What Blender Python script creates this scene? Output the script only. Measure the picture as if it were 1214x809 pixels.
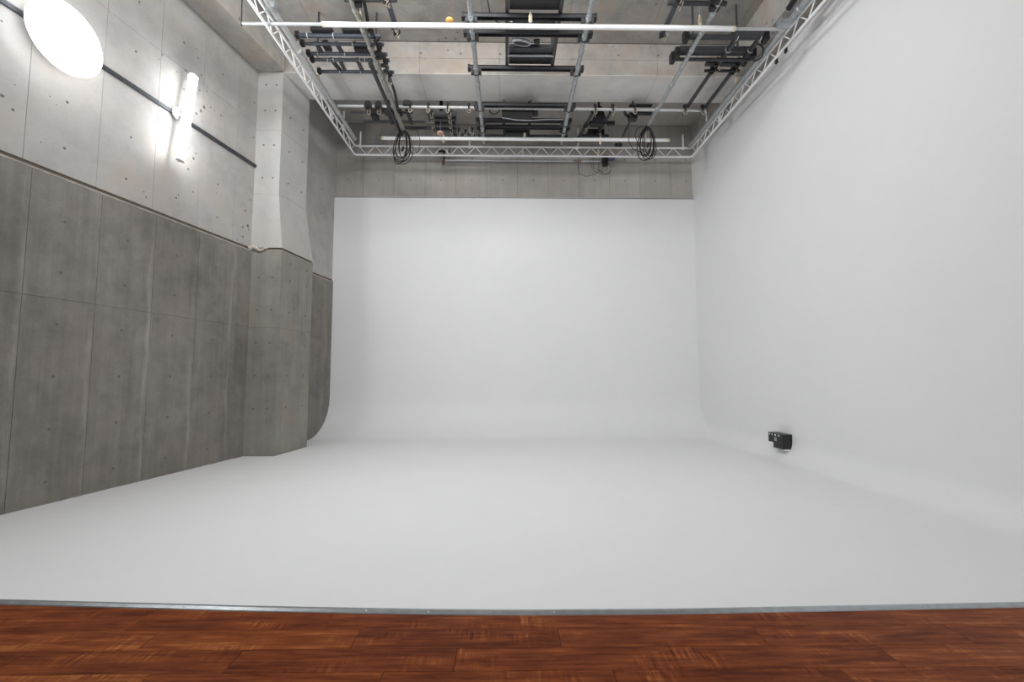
import bpy, math, random
from mathutils import Vector, Matrix
random.seed(7)

# ------------------------------------------------------------------ clear
for o in list(bpy.data.objects):
    bpy.data.objects.remove(o, do_unlink=True)
scene = bpy.context.scene
COL = scene.collection

# ------------------------------------------------------------------ camera
CAM_H, PITCH, YAW, LENS = 1.70, math.radians(4.3), math.radians(0.79), 16.0
cd = bpy.data.cameras.new('camera')
cd.lens = LENS; cd.sensor_width = 36.0; cd.sensor_fit = 'HORIZONTAL'
cd.clip_start = 0.05; cd.clip_end = 200
cam = bpy.data.objects.new('camera', cd); COL.objects.link(cam)
cam.location = (0, 0, CAM_H)
cam.rotation_euler = (math.pi/2 + PITCH, 0, -YAW)
scene.camera = cam

# ------------------------------------------------------------------ world, large lights, exposure
world = bpy.data.worlds.new('studio_world'); scene.world = world
world.use_nodes = True
bg = world.node_tree.nodes['Background']
bg.inputs[0].default_value = (0.93, 0.96, 1.0, 1); bg.inputs[1].default_value = 0.22

def area(name, loc, target, sx, sy, power, col=(1, 1, 1)):
    l = bpy.data.lights.new(name, 'AREA'); l.shape = 'RECTANGLE'; l.size = sx; l.size_y = sy
    l.energy = power; l.color = col
    o = bpy.data.objects.new(name, l); COL.objects.link(o)
    o.location = loc
    o.rotation_euler = (Vector(target) - Vector(loc)).to_track_quat('-Z', 'Y').to_euler()
    return o
# overhead ceiling bank, plus a large soft fill added behind the camera
area('ceiling_light_bank', (-0.8, 4.2, 8.8), (0.0, 12.0, 3.4), 5.0, 1.0, 310, (0.98, 0.99, 1.0))
area('added_back_fill', (0.5, -4.5, 4.5), (0.3, 9.0, 4.6), 9.0, 4.5, 120, (0.985, 0.99, 1.0))

vs = scene.view_settings
vs.view_transform = 'Standard'; vs.look = 'None'; vs.gamma = 1.0; vs.use_curve_mapping = False
vs.exposure = 0.45

# ------------------------------------------------------------------ photo pixel -> real point at a known height
F_PX = LENS / 36.0 * 1214
def ray(x, y):
    r = Vector(((x - 607) / F_PX, 1.0, -(y - 404.5) / F_PX))
    return Matrix.Rotation(-YAW, 3, 'Z') @ (Matrix.Rotation(PITCH, 3, 'X') @ r)
def at_z(x, y, z):
    r = ray(x, y); return Vector((0, 0, CAM_H)) + r * ((z - CAM_H) / r.z)
def at_y(x, y, Y):
    r = ray(x, y); return Vector((0, 0, CAM_H)) + r * (Y / r.y)

# ------------------------------------------------------------------ materials
def new_mat(name, base=(0.5, 0.5, 0.5), rough=0.5, metal=0.0, spec=0.5):
    m = bpy.data.materials.new(name); m.use_nodes = True
    b = m.node_tree.nodes['Principled BSDF']
    b.inputs['Base Color'].default_value = (*base, 1); b.inputs['Roughness'].default_value = rough
    b.inputs['Metallic'].default_value = metal; b.inputs['Specular IOR Level'].default_value = spec
    return m
class NT:
    def __init__(s, m): s.t = m.node_tree; s.b = s.t.nodes['Principled BSDF']
    def n(s, kind, **kw):
        x = s.t.nodes.new(kind)
        for k, v in kw.items():
            if k in ('operation', 'blend_type', 'data_type', 'noise_dimensions', 'feature', 'vector_type'): setattr(x, k, v)
            else: x.inputs[k].default_value = v
        return x
    def l(s, a, b): s.t.links.new(a, b)
    def math(s, op, a, b=None, c=None, clamp=False):
        x = s.t.nodes.new('ShaderNodeMath'); x.operation = op; x.use_clamp = clamp
        for i, v in enumerate((a, b, c)):
            if v is None: continue
            if hasattr(v, 'is_output'): s.l(v, x.inputs[i])
            else: x.inputs[i].default_value = v
        return x.outputs[0]
    def pos(s): return s.t.nodes.new('ShaderNodeNewGeometry').outputs['Position']
    def scaled(s, vec, sc):
        x = s.t.nodes.new('ShaderNodeVectorMath'); x.operation = 'MULTIPLY'
        s.l(vec, x.inputs[0]); x.inputs[1].default_value = sc; return x.outputs[0]
    def noise(s, vec, scale, detail=4, rough=0.55):
        x = s.t.nodes.new('ShaderNodeTexNoise'); s.l(vec, x.inputs['Vector'])
        x.inputs['Scale'].default_value = scale; x.inputs['Detail'].default_value = detail
        x.inputs['Roughness'].default_value = rough; return x.outputs['Fac']
    def ramp(s, fac, stops):
        x = s.t.nodes.new('ShaderNodeValToRGB'); s.l(fac, x.inputs[0])
        e = x.color_ramp.elements
        while len(e) < len(stops): e.new(0.5)
        for i, (p, c) in enumerate(stops):
            e[i].position = p; e[i].color = (*c, 1) if len(c) == 3 else c
        return x.outputs[0]
    def mix(s, fac, a, b, blend='MIX'):
        x = s.t.nodes.new('ShaderNodeMix'); x.data_type = 'RGBA'; x.blend_type = blend
        for sock, v in ((x.inputs[0], fac), (x.inputs[6], a), (x.inputs[7], b)):
            if hasattr(v, 'is_output'): s.l(v, sock)
            elif isinstance(v, tuple): sock.default_value = (*v, 1)
            else: sock.default_value = v
        return x.outputs[2]
    def bump(s, h, strength=0.2, dist=0.01):
        x = s.t.nodes.new('ShaderNodeBump'); x.inputs['Strength'].default_value = strength
        x.inputs['Distance'].default_value = dist; s.l(h, x.inputs['Height']); s.l(x.outputs[0], s.b.inputs['Normal'])

def concrete(name, dark, mid, light, streak=0.0, efflo=None, warm=0.0, pits=0.0, rough=0.85):
    m = new_mat(name, mid, rough, 0, 0.25); k = NT(m); p = k.pos()
    big = k.noise(p, 0.55, 5, 0.6); med = k.noise(p, 3.2, 6, 0.65); fine = k.noise(p, 38, 3, 0.6)
    f = k.math('ADD', k.math('MULTIPLY', big, 0.55), k.math('MULTIPLY', med, 0.33))
    f = k.math('ADD', f, k.math('MULTIPLY', fine, 0.12))
    if streak:
        st = k.noise(k.scaled(p, (5.5, 5.5, 0.22)), 1.6, 5, 0.65)
        f = k.math('ADD', k.math('MULTIPLY', f, 1 - streak), k.math('MULTIPLY', st, streak))
    c = k.ramp(f, [(0.38, dark), (0.5, mid), (0.63, light)])
    if warm:
        w = k.noise(p, 1.1, 4, 0.6)
        c = k.mix(k.math('MULTIPLY', k.math('SUBTRACT', w, 0.5, clamp=True), warm * 4, clamp=True), c, (mid[0]*1.02, mid[1]*0.90, mid[2]*0.78))
    if pits:
        v = k.t.nodes.new('ShaderNodeTexVoronoi'); k.l(p, v.inputs['Vector']); v.inputs['Scale'].default_value = 6.5
        area_ = k.noise(p, 0.9, 2, 0.5)
        rad = k.math('MULTIPLY', k.math('SUBTRACT', area_, 0.47, clamp=True), 0.9)
        dot = k.math('LESS_THAN', v.outputs['Distance'], rad)
        dot = k.math('MULTIPLY', dot, pits)
        c = k.mix(dot, c, tuple(x * 0.45 for x in dark))
    if efflo:
        # pale lime bloom that runs down beside the formwork joints
        ax, ay, dx, dy, period = efflo
        sp = k.t.nodes.new('ShaderNodeSeparateXYZ'); k.l(p, sp.inputs[0])
        s_ = k.math('ADD', k.math('MULTIPLY', k.math('SUBTRACT', sp.outputs[0], ax), dx), k.math('MULTIPLY', k.math('SUBTRACT', sp.outputs[1], ay), dy))
        wob = k.math('MULTIPLY', k.math('SUBTRACT', k.noise(k.scaled(p, (1, 1, 1)), 0.8, 3), 0.5), 0.34)
        fr = k.math('FRACT', k.math('ADD', k.math('DIVIDE', k.math('ADD', s_, wob), period), 100.5))
        near = k.math('SUBTRACT', 1.0, k.math('DIVIDE', k.math('ABSOLUTE', k.math('SUBTRACT', fr, 0.5)), 0.07), clamp=True)
        br = k.noise(k.scaled(p, (3, 3, 0.5)), 1.3, 5, 0.7)
        amt = k.math('MULTIPLY', near, k.math('MULTIPLY', k.math('SUBTRACT', br, 0.41, clamp=True), 3.4), clamp=True)
        c = k.mix(amt, c, tuple(min(1, x * 1.65) for x in mid))
    k.l(c, k.b.inputs['Base Color'])
    k.bump(k.math('ADD', k.math('MULTIPLY', med, 0.6), fine), 0.25, 0.004)
    return m

# left wall line (angled 8.8 degrees to the room axis)
LA = Vector((-6.157, 5.772, 0)); LANG = math.radians(8.8)
LD = Vector((math.sin(LANG), math.cos(LANG), 0)); LN = Vector((LD.y, -LD.x, 0))
def Lp(s, off, z): return LA + LD * s + LN * off + Vector((0, 0, z))

M = {}
M['conc_up'] = concrete('pale_concrete', (0.35, 0.335, 0.318), (0.42, 0.405, 0.388), (0.48, 0.467, 0.45), warm=0.5, pits=1.0)
M['conc_low'] = concrete('dark_cast_concrete', (0.142, 0.133, 0.119), (0.215, 0.201, 0.183), (0.295, 0.28, 0.258), streak=0.22, efflo=(LA.x, LA.y, LD.x, LD.y, 0.89), warm=0.6)
M['conc_pil_low'] = concrete('grey_green_pilaster_concrete', (0.19, 0.184, 0.164), (0.26, 0.255, 0.23), (0.345, 0.342, 0.316), streak=0.25, warm=0.9)
M['conc_pil_up'] = concrete('light_pilaster_concrete', (0.40, 0.395, 0.375), (0.455, 0.45, 0.43), (0.51, 0.505, 0.485), warm=0.3)
M['conc_ceil'] = concrete('ceiling_concrete', (0.28, 0.263, 0.243), (0.40, 0.383, 0.36), (0.52, 0.503, 0.48), warm=1.2, pits=0.8)
M['conc_beam'] = concrete('brightened_soffit_concrete', (0.56, 0.545, 0.52), (0.66, 0.645, 0.62), (0.72, 0.705, 0.68), warm=0.5, pits=0.5)  # beam soffit: albedo raised in place of light missing from below
M['conc_beam_face'] = concrete('stained_dimmed_beam_face', (0.26, 0.235, 0.21), (0.36, 0.335, 0.308), (0.45, 0.425, 0.40), warm=1.0, pits=0.6)  # brown stain mottling; base also darkened to offset light on the face
M['conc_back'] = concrete('rear_concrete', (0.37, 0.35, 0.325), (0.45, 0.43, 0.40), (0.53, 0.505, 0.475), streak=0.25, warm=0.5)
M['joint'] = new_mat('formwork_joint', (0.21, 0.20, 0.185), 0.95)
M['joint_low'] = new_mat('dark_formwork_joint', (0.12, 0.112, 0.10), 0.95)
M['rust_gap'] = new_mat('rusty_gap', (0.10, 0.07, 0.045), 0.95)
M['mortar'] = concrete('mortar_patch', (0.38, 0.34, 0.29), (0.5, 0.45, 0.39), (0.6, 0.55, 0.49))
M['hole'] = new_mat('tie_hole_shade', (0.135, 0.127, 0.118), 0.95)  # dark tone of the proud discs stands in for shade inside the holes

def white_paint():
    m = new_mat('matte_white_paint', (0.8, 0.8, 0.8), 0.55, 0, 0.3); k = NT(m); p = k.pos()
    a = k.noise(p, 0.5, 4, 0.55); b = k.noise(p, 5, 4, 0.6)
    f = k.math('ADD', k.math('MULTIPLY', a, 0.7), k.math('MULTIPLY', b, 0.3))
    k.l(k.ramp(f, [(0.3, (0.765, 0.765, 0.77)), (0.7, (0.80, 0.798, 0.798))]), k.b.inputs['Base Color'])
    k.bump(k.noise(p, 60, 3), 0.05, 0.002); return m
M['white'] = white_paint()

def wood():
    m = new_mat('red_brown_wood', (0.2, 0.06, 0.02), 0.42, 0, 0.3); m.node_tree.nodes['Principled BSDF'].inputs['IOR'].default_value = 1.17; k = NT(m); p = k.pos()
    oi = k.t.nodes.new('ShaderNodeObjectInfo')
    off = k.t.nodes.new('ShaderNodeVectorMath'); off.operation = 'MULTIPLY_ADD'
    cmb = k.t.nodes.new('ShaderNodeCombineXYZ')
    k.l(oi.outputs['Random'], cmb.inputs[0]); k.l(oi.outputs['Random'], cmb.inputs[1]); k.l(oi.outputs['Random'], cmb.inputs[2])
    k.l(cmb.outputs[0], off.inputs[0]); off.inputs[1].default_value = (17, 31, 7); k.l(p, off.inputs[2])
    q = off.outputs[0]
    g1 = k.noise(k.scaled(q, (0.9, 9.0, 1)), 2.2, 7, 0.68)
    g2 = k.noise(k.scaled(q, (2.0, 46.0, 1)), 2.0, 4, 0.6)
    patch = k.noise(k.scaled(q, (1.6, 3.2, 1)), 1.5, 4, 0.6)
    # cross ripple figure in some places
    rip = k.noise(k.scaled(q, (26, 2.2, 1)), 1.6, 3, 0.6)
    f = k.math('ADD', k.math('MULTIPLY', g1, 0.55), k.math('MULTIPLY', g2, 0.2))
    f = k.math('ADD', f, k.math('MULTIPLY', patch, 0.25))
    f = k.math('ADD', f, k.math('MULTIPLY', k.math('SUBTRACT', oi.outputs['Random'], 0.5), 0.10))
    ra = k.math('MULTIPLY', k.math('SUBTRACT', patch, 0.53, clamp=True), 6.0, clamp=True)
    f = k.math('ADD', f, k.math('MULTIPLY', k.math('MULTIPLY', k.math('SUBTRACT', rip, 0.5), 0.8), ra))
    c = k.ramp(f, [(0.34, (0.062, 0.016, 0.007)), (0.46, (0.155, 0.037, 0.012)), (0.55, (0.235, 0.062, 0.018)), (0.67, (0.42, 0.15, 0.045))])
    k.l(c, k.b.inputs['Base Color'])
    r = k.ramp(g1, [(0.3, (0.46,)*3), (0.7, (0.34,)*3)]); k.l(r, k.b.inputs['Roughness'])
    k.bump(k.math('ADD', g2, k.math('MULTIPLY', g1, 0.6)), 0.12, 0.003)
    return m
M['wood'] = wood()
M['wood_gap'] = new_mat('plank_gap', (0.045, 0.018, 0.01), 0.9)

def worn(name, base, rough, metal, amt=0.25, sc=14):
    m = new_mat(name, base, rough, metal); k = NT(m); p = k.pos()
    f = k.noise(p, sc, 4, 0.6)
    k.l(k.ramp(f, [(0.3, tuple(x * (1 - amt) for x in base)), (0.7, tuple(min(1, x * (1 + amt)) for x in base))]), k.b.inputs['Base Color'])
    return m
M['alu'] = worn('aluminium_edging', (0.42, 0.44, 0.45), 0.32, 0.85, 0.12)
M['truss_white'] = worn('white_painted_steel', (0.86, 0.86, 0.86), 0.4, 0, 0.04)
M['sleeve'] = worn('white_plastic_sleeve', (0.88, 0.88, 0.88), 0.35, 0, 0.02)
M['galv'] = worn('galvanised_pipe', (0.40, 0.42, 0.43), 0.42, 0.55, 0.22, 22)
M['galv_dirty'] = worn('stained_galvanised_pipe', (0.33, 0.32, 0.29), 0.55, 0.4, 0.45, 30)
M['galv_light'] = worn('pale_steel_pipe', (0.52, 0.53, 0.53), 0.4, 0.3, 0.1)
M['dark_steel'] = worn('charcoal_painted_steel', (0.042, 0.043, 0.047), 0.5, 0.1, 0.25)
M['blue_steel'] = worn('blue_grey_painted_steel', (0.055, 0.062, 0.078), 0.42, 0.1, 0.2)
M['black'] = worn('black_plastic', (0.012, 0.012, 0.013), 0.5, 0, 0.3)
M['cable'] = worn('black_rubber_cable', (0.014, 0.014, 0.014), 0.6, 0, 0.2)
M['grey_cable'] = worn('grey_cable', (0.46, 0.47, 0.48), 0.55, 0, 0.2)
M['wire'] = worn('steel_wire', (0.45, 0.45, 0.46), 0.4, 0.6, 0.1)
M['beige'] = worn('beige_ferrule', (0.72, 0.62, 0.45), 0.5, 0, 0.08)
M['brass'] = worn('pale_brass_bolt', (0.42, 0.37, 0.30), 0.4, 0.3, 0.2)
M['orange'] = worn('orange_tag', (0.62, 0.33, 0.09), 0.6, 0, 0.1)
M['pink'] = worn('pink_tag', (0.52, 0.29, 0.24), 0.6, 0, 0.1)
M['red'] = worn('red_tape', (0.17, 0.06, 0.055), 0.6, 0, 0.1)
M['brown_tape'] = worn('brown_tape', (0.30, 0.22, 0.19), 0.6, 0, 0.15)
M['rail'] = worn('dark_grey_wall_rail', (0.06, 0.066, 0.075), 0.45, 0.3, 0.15)
M['lamp_body'] = worn('white_lamp_housing', (0.75, 0.75, 0.75), 0.4, 0, 0.03)
M['label_white'] = new_mat('printed_white_label', (0.7, 0.7, 0.7), 0.5)
M['label_grey'] = new_mat('printed_grey_label', (0.30, 0.31, 0.31), 0.5)
M['purple'] = worn('dark_blue_lamp_glass', (0.06, 0.06, 0.14), 0.25, 0, 0.2)
def emit(name, col, strength):
    m = bpy.data.materials.new(name); m.use_nodes = True; b = m.node_tree.nodes['Principled BSDF']
    b.inputs['Base Color'].default_value = (0.8, 0.8, 0.8, 1)
    b.inputs['Emission Color'].default_value = (*col, 1); b.inputs['Emission Strength'].default_value = strength
    return m
M['lamp_glow'] = emit('lit_disc_diffuser', (0.95, 0.98, 1.0), 76.0)
M['bar_glow'] = emit('lit_bar_diffuser', (0.95, 0.98, 1.0), 26.0)
M['rim_glow'] = emit('lit_rim_diffuser', (0.95, 0.98, 1.0), 13.0)

# ------------------------------------------------------------------ mesh helpers
class MB:
    def __init__(s): s.v = []; s.f = []; s.mi = []; s.cur = 0
    def add(s, vs, fs):
        b = len(s.v); s.v += [tuple(v) for v in vs]
        for f in fs: s.f.append(tuple(b + i for i in f)); s.mi.append(s.cur)
    def hexa(s, p):  # 8 points: bottom ring then top ring
        s.add(p, [(3, 2, 1, 0), (4, 5, 6, 7), (0, 1, 5, 4), (1, 2, 6, 5), (2, 3, 7, 6), (3, 0, 4, 7)])
    def box(s, a, b):
        x0, y0, z0 = a; x1, y1, z1 = b
        s.hexa([(x0, y0, z0), (x1, y0, z0), (x1, y1, z0), (x0, y1, z0), (x0, y0, z1), (x1, y0, z1), (x1, y1, z1), (x0, y1, z1)])
    def cbox(s, c, d): s.box([c[i] - d[i] / 2 for i in range(3)], [c[i] + d[i] / 2 for i in range(3)])
    def bar(s, p, q, w, h, up=(0, 0, 1)):
        p = Vector(p); q = Vector(q); d = (q - p).normalized(); u = Vector(up)
        if abs(d.dot(u)) > 0.98: u = Vector((0, 1, 0))
        r = d.cross(u).normalized(); u = r.cross(d)
        ring = lambda c: [c - r*w/2 - u*h/2, c + r*w/2 - u*h/2, c + r*w/2 + u*h/2, c - r*w/2 + u*h/2]
        s.hexa(ring(p) + ring(q))
    def rings(s, rs, closed=False, caps=True):
        n = len(rs[0]); b = len(s.v)
        for r in rs: s.v += [tuple(v) for v in r]
        m = len(rs)
        for i in range(m if closed else m - 1):
            for j in range(n):
                s.f.append((b + i*n + j, b + i*n + (j+1) % n, b + ((i+1) % m)*n + (j+1) % n, b + ((i+1) % m)*n + j)); s.mi.append(s.cur)
        if caps and not closed:
            s.f.append(tuple(b + j for j in reversed(range(n)))); s.mi.append(s.cur)
            s.f.append(tuple(b + (m-1)*n + j for j in range(n))); s.mi.append(s.cur)
    def tube(s, pts, r, n=10, closed=False):
        pts = [Vector(p) for p in pts]; m = len(pts); rs = []
        u = None
        for i, p in enumerate(pts):
            if closed: d = pts[(i+1) % m] - pts[i-1]
            else: d = pts[min(i+1, m-1)] - pts[max(i-1, 0)]
            d = d.normalized()
            if u is None:
                u = Vector((0, 0, 1)) if abs(d.z) < 0.9 else Vector((1, 0, 0))
            u = (u - d * u.dot(d)).normalized(); w = d.cross(u)
            rr = r[i] if isinstance(r, (list, tuple)) else r
            rs.append([p + (u * math.cos(a) + w * math.sin(a)) * rr for a in [2*math.pi*k/n for k in range(n)]])
        s.rings(rs, closed)
    def lathe(s, base, axis, prof, n=16):   # prof: (radius, height) along axis
        base = Vector(base); d = Vector(axis).normalized()
        u = Vector((0, 0, 1)) if abs(d.z) < 0.9 else Vector((1, 0, 0))
        u = (u - d * u.dot(d)).normalized(); w = d.cross(u)
        s.rings([[base + d*h + (u*math.cos(2*math.pi*k/n) + w*math.sin(2*math.pi*k/n))*max(r, 1e-4) for k in range(n)] for r, h in prof])
    def torus(s, c, axis, R, r, n=16, m=6):
        d = Vector(axis).normalized(); u = Vector((0, 0, 1)) if abs(d.z) < 0.9 else Vector((1, 0, 0))
        u = (u - d*u.dot(d)).normalized(); w = d.cross(u); c = Vector(c)
        s.tube([c + (u*math.cos(2*math.pi*k/n) + w*math.sin(2*math.pi*k/n))*R for k in range(n)], r, m, closed=True)
    def prism(s, poly, z0, z1):
        n = len(poly)
        s.rings([[(x, y, z0) for x, y in poly], [(x, y, z1) for x, y in poly]])
    def mesh(s, name, mats, origin=(0, 0, 0), smooth=False):
        me = bpy.data.meshes.new(name); o = Vector(origin)
        me.from_pydata([tuple(Vector(v) - o) for v in s.v], [], s.f)
        for m in (mats if isinstance(mats, (list, tuple)) else [mats]): me.materials.append(M[m] if isinstance(m, str) else m)
        if isinstance(mats, (list, tuple)): me.polygons.foreach_set('material_index', s.mi)
        me.update()
        if smooth:
            me.polygons.foreach_set('use_smooth', [len(p.vertices) == 4 for p in me.polygons])
            me.set_sharp_from_angle(angle=math.radians(50))
        return me
def link(name, me, parent=None, loc=(0, 0, 0), rot=(0, 0, 0)):
    o = bpy.data.objects.new(name, me); COL.objects.link(o)
    o.location = loc; o.rotation_euler = rot
    if parent: o.parent = parent
    return o
def org(root):
    return root.location.copy() if root else Vector((0, 0, 0))
def part(name, mb, mats, root, parent=None, smooth=True):
    """mesh given in world coordinates, child of root (or of a part of root)"""
    return link(name, mb.mesh(name, mats, org(root), smooth), parent or root)
def thing(name, label, cat, loc, group=None):
    o = bpy.data.objects.new(name, None); COL.objects.link(o); o.location = loc; o.empty_display_size = 0.1
    o['label'] = label; o['category'] = cat
    if group: o['group'] = group
    return o
def solo(name, mb, mats, label, cat, loc, group=None, smooth=True):
    o = link(name, mb.mesh(name, mats, loc, smooth), None, loc)
    o['label'] = label; o['category'] = cat
    if group: o['group'] = group
    return o
def struct(name, mb, mats, label, cat, smooth=False):
    o = link(name, mb.mesh(name, mats, (0, 0, 0), smooth)); o['kind'] = 'structure'; o['label'] = label; o['category'] = cat
    return o
PANEL_CACHE = {}
def panel(parent, p0, du, dv, nrm, thick, mat, name='concrete_panel'):
    """rectangular cast panel: corner p0, edge vectors du, dv, proud along nrm; alike panels share a mesh"""
    key = (tuple(round(x, 3) for x in du), tuple(round(x, 3) for x in dv), tuple(round(x, 3) for x in nrm), thick, mat)
    if key not in PANEL_CACHE:
        du, dv, n = Vector(du), Vector(dv), Vector(nrm) * thick; c = 0.0015
        a = du.normalized() * c; b = dv.normalized() * c; O = Vector((0, 0, 0))
        mb = MB(); base = [O, du, du + dv, dv]; top = [O + a + b + n, du - a + b + n, du + dv - a - b + n, dv + a - b + n]
        mb.hexa(base + top); PANEL_CACHE[key] = mb.mesh(name, mat)
    return link(name, PANEL_CACHE[key], parent, p0)
def tie_holes(parent, pts, nrm, r, name='tie_hole'):
    mb = MB()
    for p in pts:
        mb.lathe(Vector(p), nrm, [(r, -0.004), (r, 0.0015), (r * 0.72, 0.0022), (r * 0.6, 0.001)], 10)
    o = part(name, mb, 'hole', None, parent, smooth=False); o['kind'] = 'stuff'
    return o

# ================================================================== SETTING
YB, YC = 13.13, 13.22          # white back wall, concrete rear wall behind it
ZW, ZRW = 6.95, 8.33           # top of white back wall / white right wall
ZB, ZS = 8.49, 9.25            # beam soffit, slab soffit
def xr(y): return 5.60 + (YB - y) * 0.021    # white right wall plane
R1, R2 = 1.08, 0.40
YFRONT = -3.0
STRIP = [(-9, 3.9), (-6.2, 3.74), (-5.0, 3.675), (-3.798, 3.611), (-2.485, 3.53), (-1.85, 3.487), (-1.22, 3.456), (-0.6, 3.428), (0.047, 3.407), (1.222, 3.405), (2.476, 3.432), (3.854, 3.467), (5.0, 3.50), (6.2, 3.53)]
def strip_y(x):
    for (x0, y0), (x1, y1) in zip(STRIP, STRIP[1:]):
        if x0 <= x <= x1: return y0 + (y1 - y0) * (x - x0) / (x1 - x0)
    return STRIP[0][1] if x < STRIP[0][0] else STRIP[-1][1]

# ---- white studio floor with swept coves (height field, sampled by cove angle)
def cove(d, R):
    return 0.0 if d >= R else R - math.sqrt(max(0.0, R * R - (R - d) ** 2))
ts = [1 - math.sin(math.pi/2 * i / 14) for i in range(14)] + [0.0]   # distance/R from 1 to 0
NX = [-9 + 0.75*i for i in range(19)]
NX = [x for x in NX if x < 4.7] + [xr(13) - R2 - 0.08]
mb = MB(); rows = []
ylist = [('f', i / 16) for i in range(16)] + [('c', t) for t in ts]
for kind, t in ylist:
    row = []
    xs = [('x', x) for x in NX] + [('d', u) for u in ts]
    for k2, xv in xs:
        if kind == 'c': y = YB - t * R1
        if k2 == 'x': x = xv
        else: x = xr(y if kind == 'c' else 8.0) - xv * R2
        if kind == 'f':
            y0 = strip_y(min(x, 6.1)); y = y0 + (YB - R1 - y0) * t
            if k2 == 'd': x = xr(y) - xv * R2
        if k2 == 'x' and xv == NX[-1]: x = xr(y) - R2 - 0.08
        z1 = cove(YB - y, R1); z2 = cove(xr(y) - x, R2) if k2 == 'd' else 0.0
        z = (z1 ** 5 + z2 ** 5) ** 0.2
        row.append((x, y, z))
    rows.append(row)
nx = len(rows[0])
vs_ = [p for r in rows for p in r]
fs_ = [(j*nx+i, j*nx+i+1, (j+1)*nx+i+1, (j+1)*nx+i) for j in range(len(rows)-1) for i in range(nx-1)]
mb.add(vs_, fs_)
me = mb.mesh('floor', 'white'); me.polygons.foreach_set('use_smooth', [True]*len(me.polygons))
fl = link('floor', me); fl['kind'] = 'structure'; fl['label'] = 'seamless white cyclorama floor curving up into the walls'; fl['category'] = 'floor'
edge_right = [r[-1] for r in rows]; edge_back = rows[-1]

# ---- white back wall and white right wall above the coves
mb = MB(); n = len(edge_back)
top = [(p[0], YB, ZW) for p in edge_back]
mb.add(list(edge_back) + top, [(i, i+1, n+i+1, n+i) for i in range(n-1)])
mb.box((-9, YB, ZW - 0.02), (xr(YB), YC, ZW + 0.012))
wb = struct('wall_back', mb, 'white', 'smooth white painted back wall of the cyclorama', 'wall')
mb = MB(); n = len(edge_right)
topr = [(xr(p[1]), p[1], ZRW) for p in edge_right]
mb.add(list(edge_right) + topr, [(i+1, i, n+i, n+i+1) for i in range(n-1)])
yy0 = edge_right[0][1]
mb.hexa([(xr(yy0), yy0, ZRW-0.02), (xr(yy0)+0.1, yy0, ZRW-0.02), (xr(YC)+0.1, YC, ZRW-0.02), (xr(YC), YC, ZRW-0.02),
         (xr(yy0), yy0, ZRW), (xr(yy0)+0.1, yy0, ZRW), (xr(YC)+0.1, YC, ZRW), (xr(YC), YC, ZRW)])
mb.add([(xr(YB), YB, ZW-0.1), (xr(YC), YC, ZW-0.1), (xr(YC), YC, ZRW), (xr(YB), YB, ZRW)], [(0, 1, 2, 3)])
# wall goes on past the floor edge towards the photographer
mb.add([(xr(yy0), yy0, 0), (xr(YFRONT), YFRONT, 0), (xr(YFRONT), YFRONT, ZRW), (xr(yy0), yy0, ZRW)], [(0, 1, 2, 3)])
wr = struct('wall_right', mb, 'white', 'tall smooth white painted right wall of the cyclorama', 'wall')

# ---- wood floor: sub-floor and single planks
mb = MB(); mb.box((-9, YFRONT, -0.06), (7, 3.95, -0.0125))
wf = struct('floor_front', mb, 'wood_gap', 'reddish brown wooden plank floor in the foreground', 'floor')
PL, PW = 1.32, 0.222
mb = MB(); g = 0.0006
mb.hexa([(g, g, -0.012), (PL-g, g, -0.012), (PL-g, PW-g, -0.012), (g, PW-g, -0.012),
         (g+.001, g+.001, 0), (PL-g-.001, g+.001, 0), (PL-g-.001, PW-g-.001, 0), (g+.001, PW-g-.001, 0)])
plank_me = mb.mesh('plank', 'wood')
row_off = [0.35, 1.02, 0.62, 0.18, 0.9, 0.5, 1.15]
y = 3.203; k = 0
while y > 0.9:
    y -= PW
    x = -6.6 + row_off[k % 7] - PL
    while x < 6.0:
        if abs(x + PL/2) < 6.3: link('plank', plank_me, wf, (x, y, 0))
        x += PL
    k += 1
# first course: cut planks along the bowed metal edging
x = -6.6 + 0.1
while x < 6.0:
    x1 = x + PL; mb = MB(); nseg = 6
    pts = [(x + g + (PL-2*g)*i/nseg) for i in range(nseg+1)]
    lo = [(q, 3.203 + g) for q in pts]; hi = [(q, strip_y(q) - 0.005) for q in reversed(pts)]
    mb.prism(lo + hi, -0.012, 0.0)
    if abs(x + PL/2) < 6.3: link('plank', mb.mesh('plank', 'wood'), wf)
    x += PL
# ---- aluminium edging between wood and white floor
mb = MB(); rs = []
for i in range(61):
    x = -6.6 + 12.6 * i / 60; y0 = strip_y(x)
    rs.append([(x, y0 - 0.045, 0.0005), (x, y0 - 0.040, 0.006), (x, y0 - 0.008, 0.013), (x, y0 + 0.012, 0.0135), (x, y0 + 0.014, -0.01), (x, y0 - 0.045, -0.01)])
mb.rings(rs)
tr = struct('trim_1', mb, 'alu', 'long aluminium edging strip between white floor and wooden planks', 'trim')
mbs = MB(); mbs.lathe((0, 0, 0), (0, -0.3, 1), [(0.007, -0.002), (0.007, 0.002), (0.003, 0.003)], 8)
scr = mbs.mesh('screw', 'alu')
for i in range(22):
    x = -4.6 + i * 0.45; link('screw', scr, tr, (x, strip_y(x) - 0.022, 0.0105))

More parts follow.
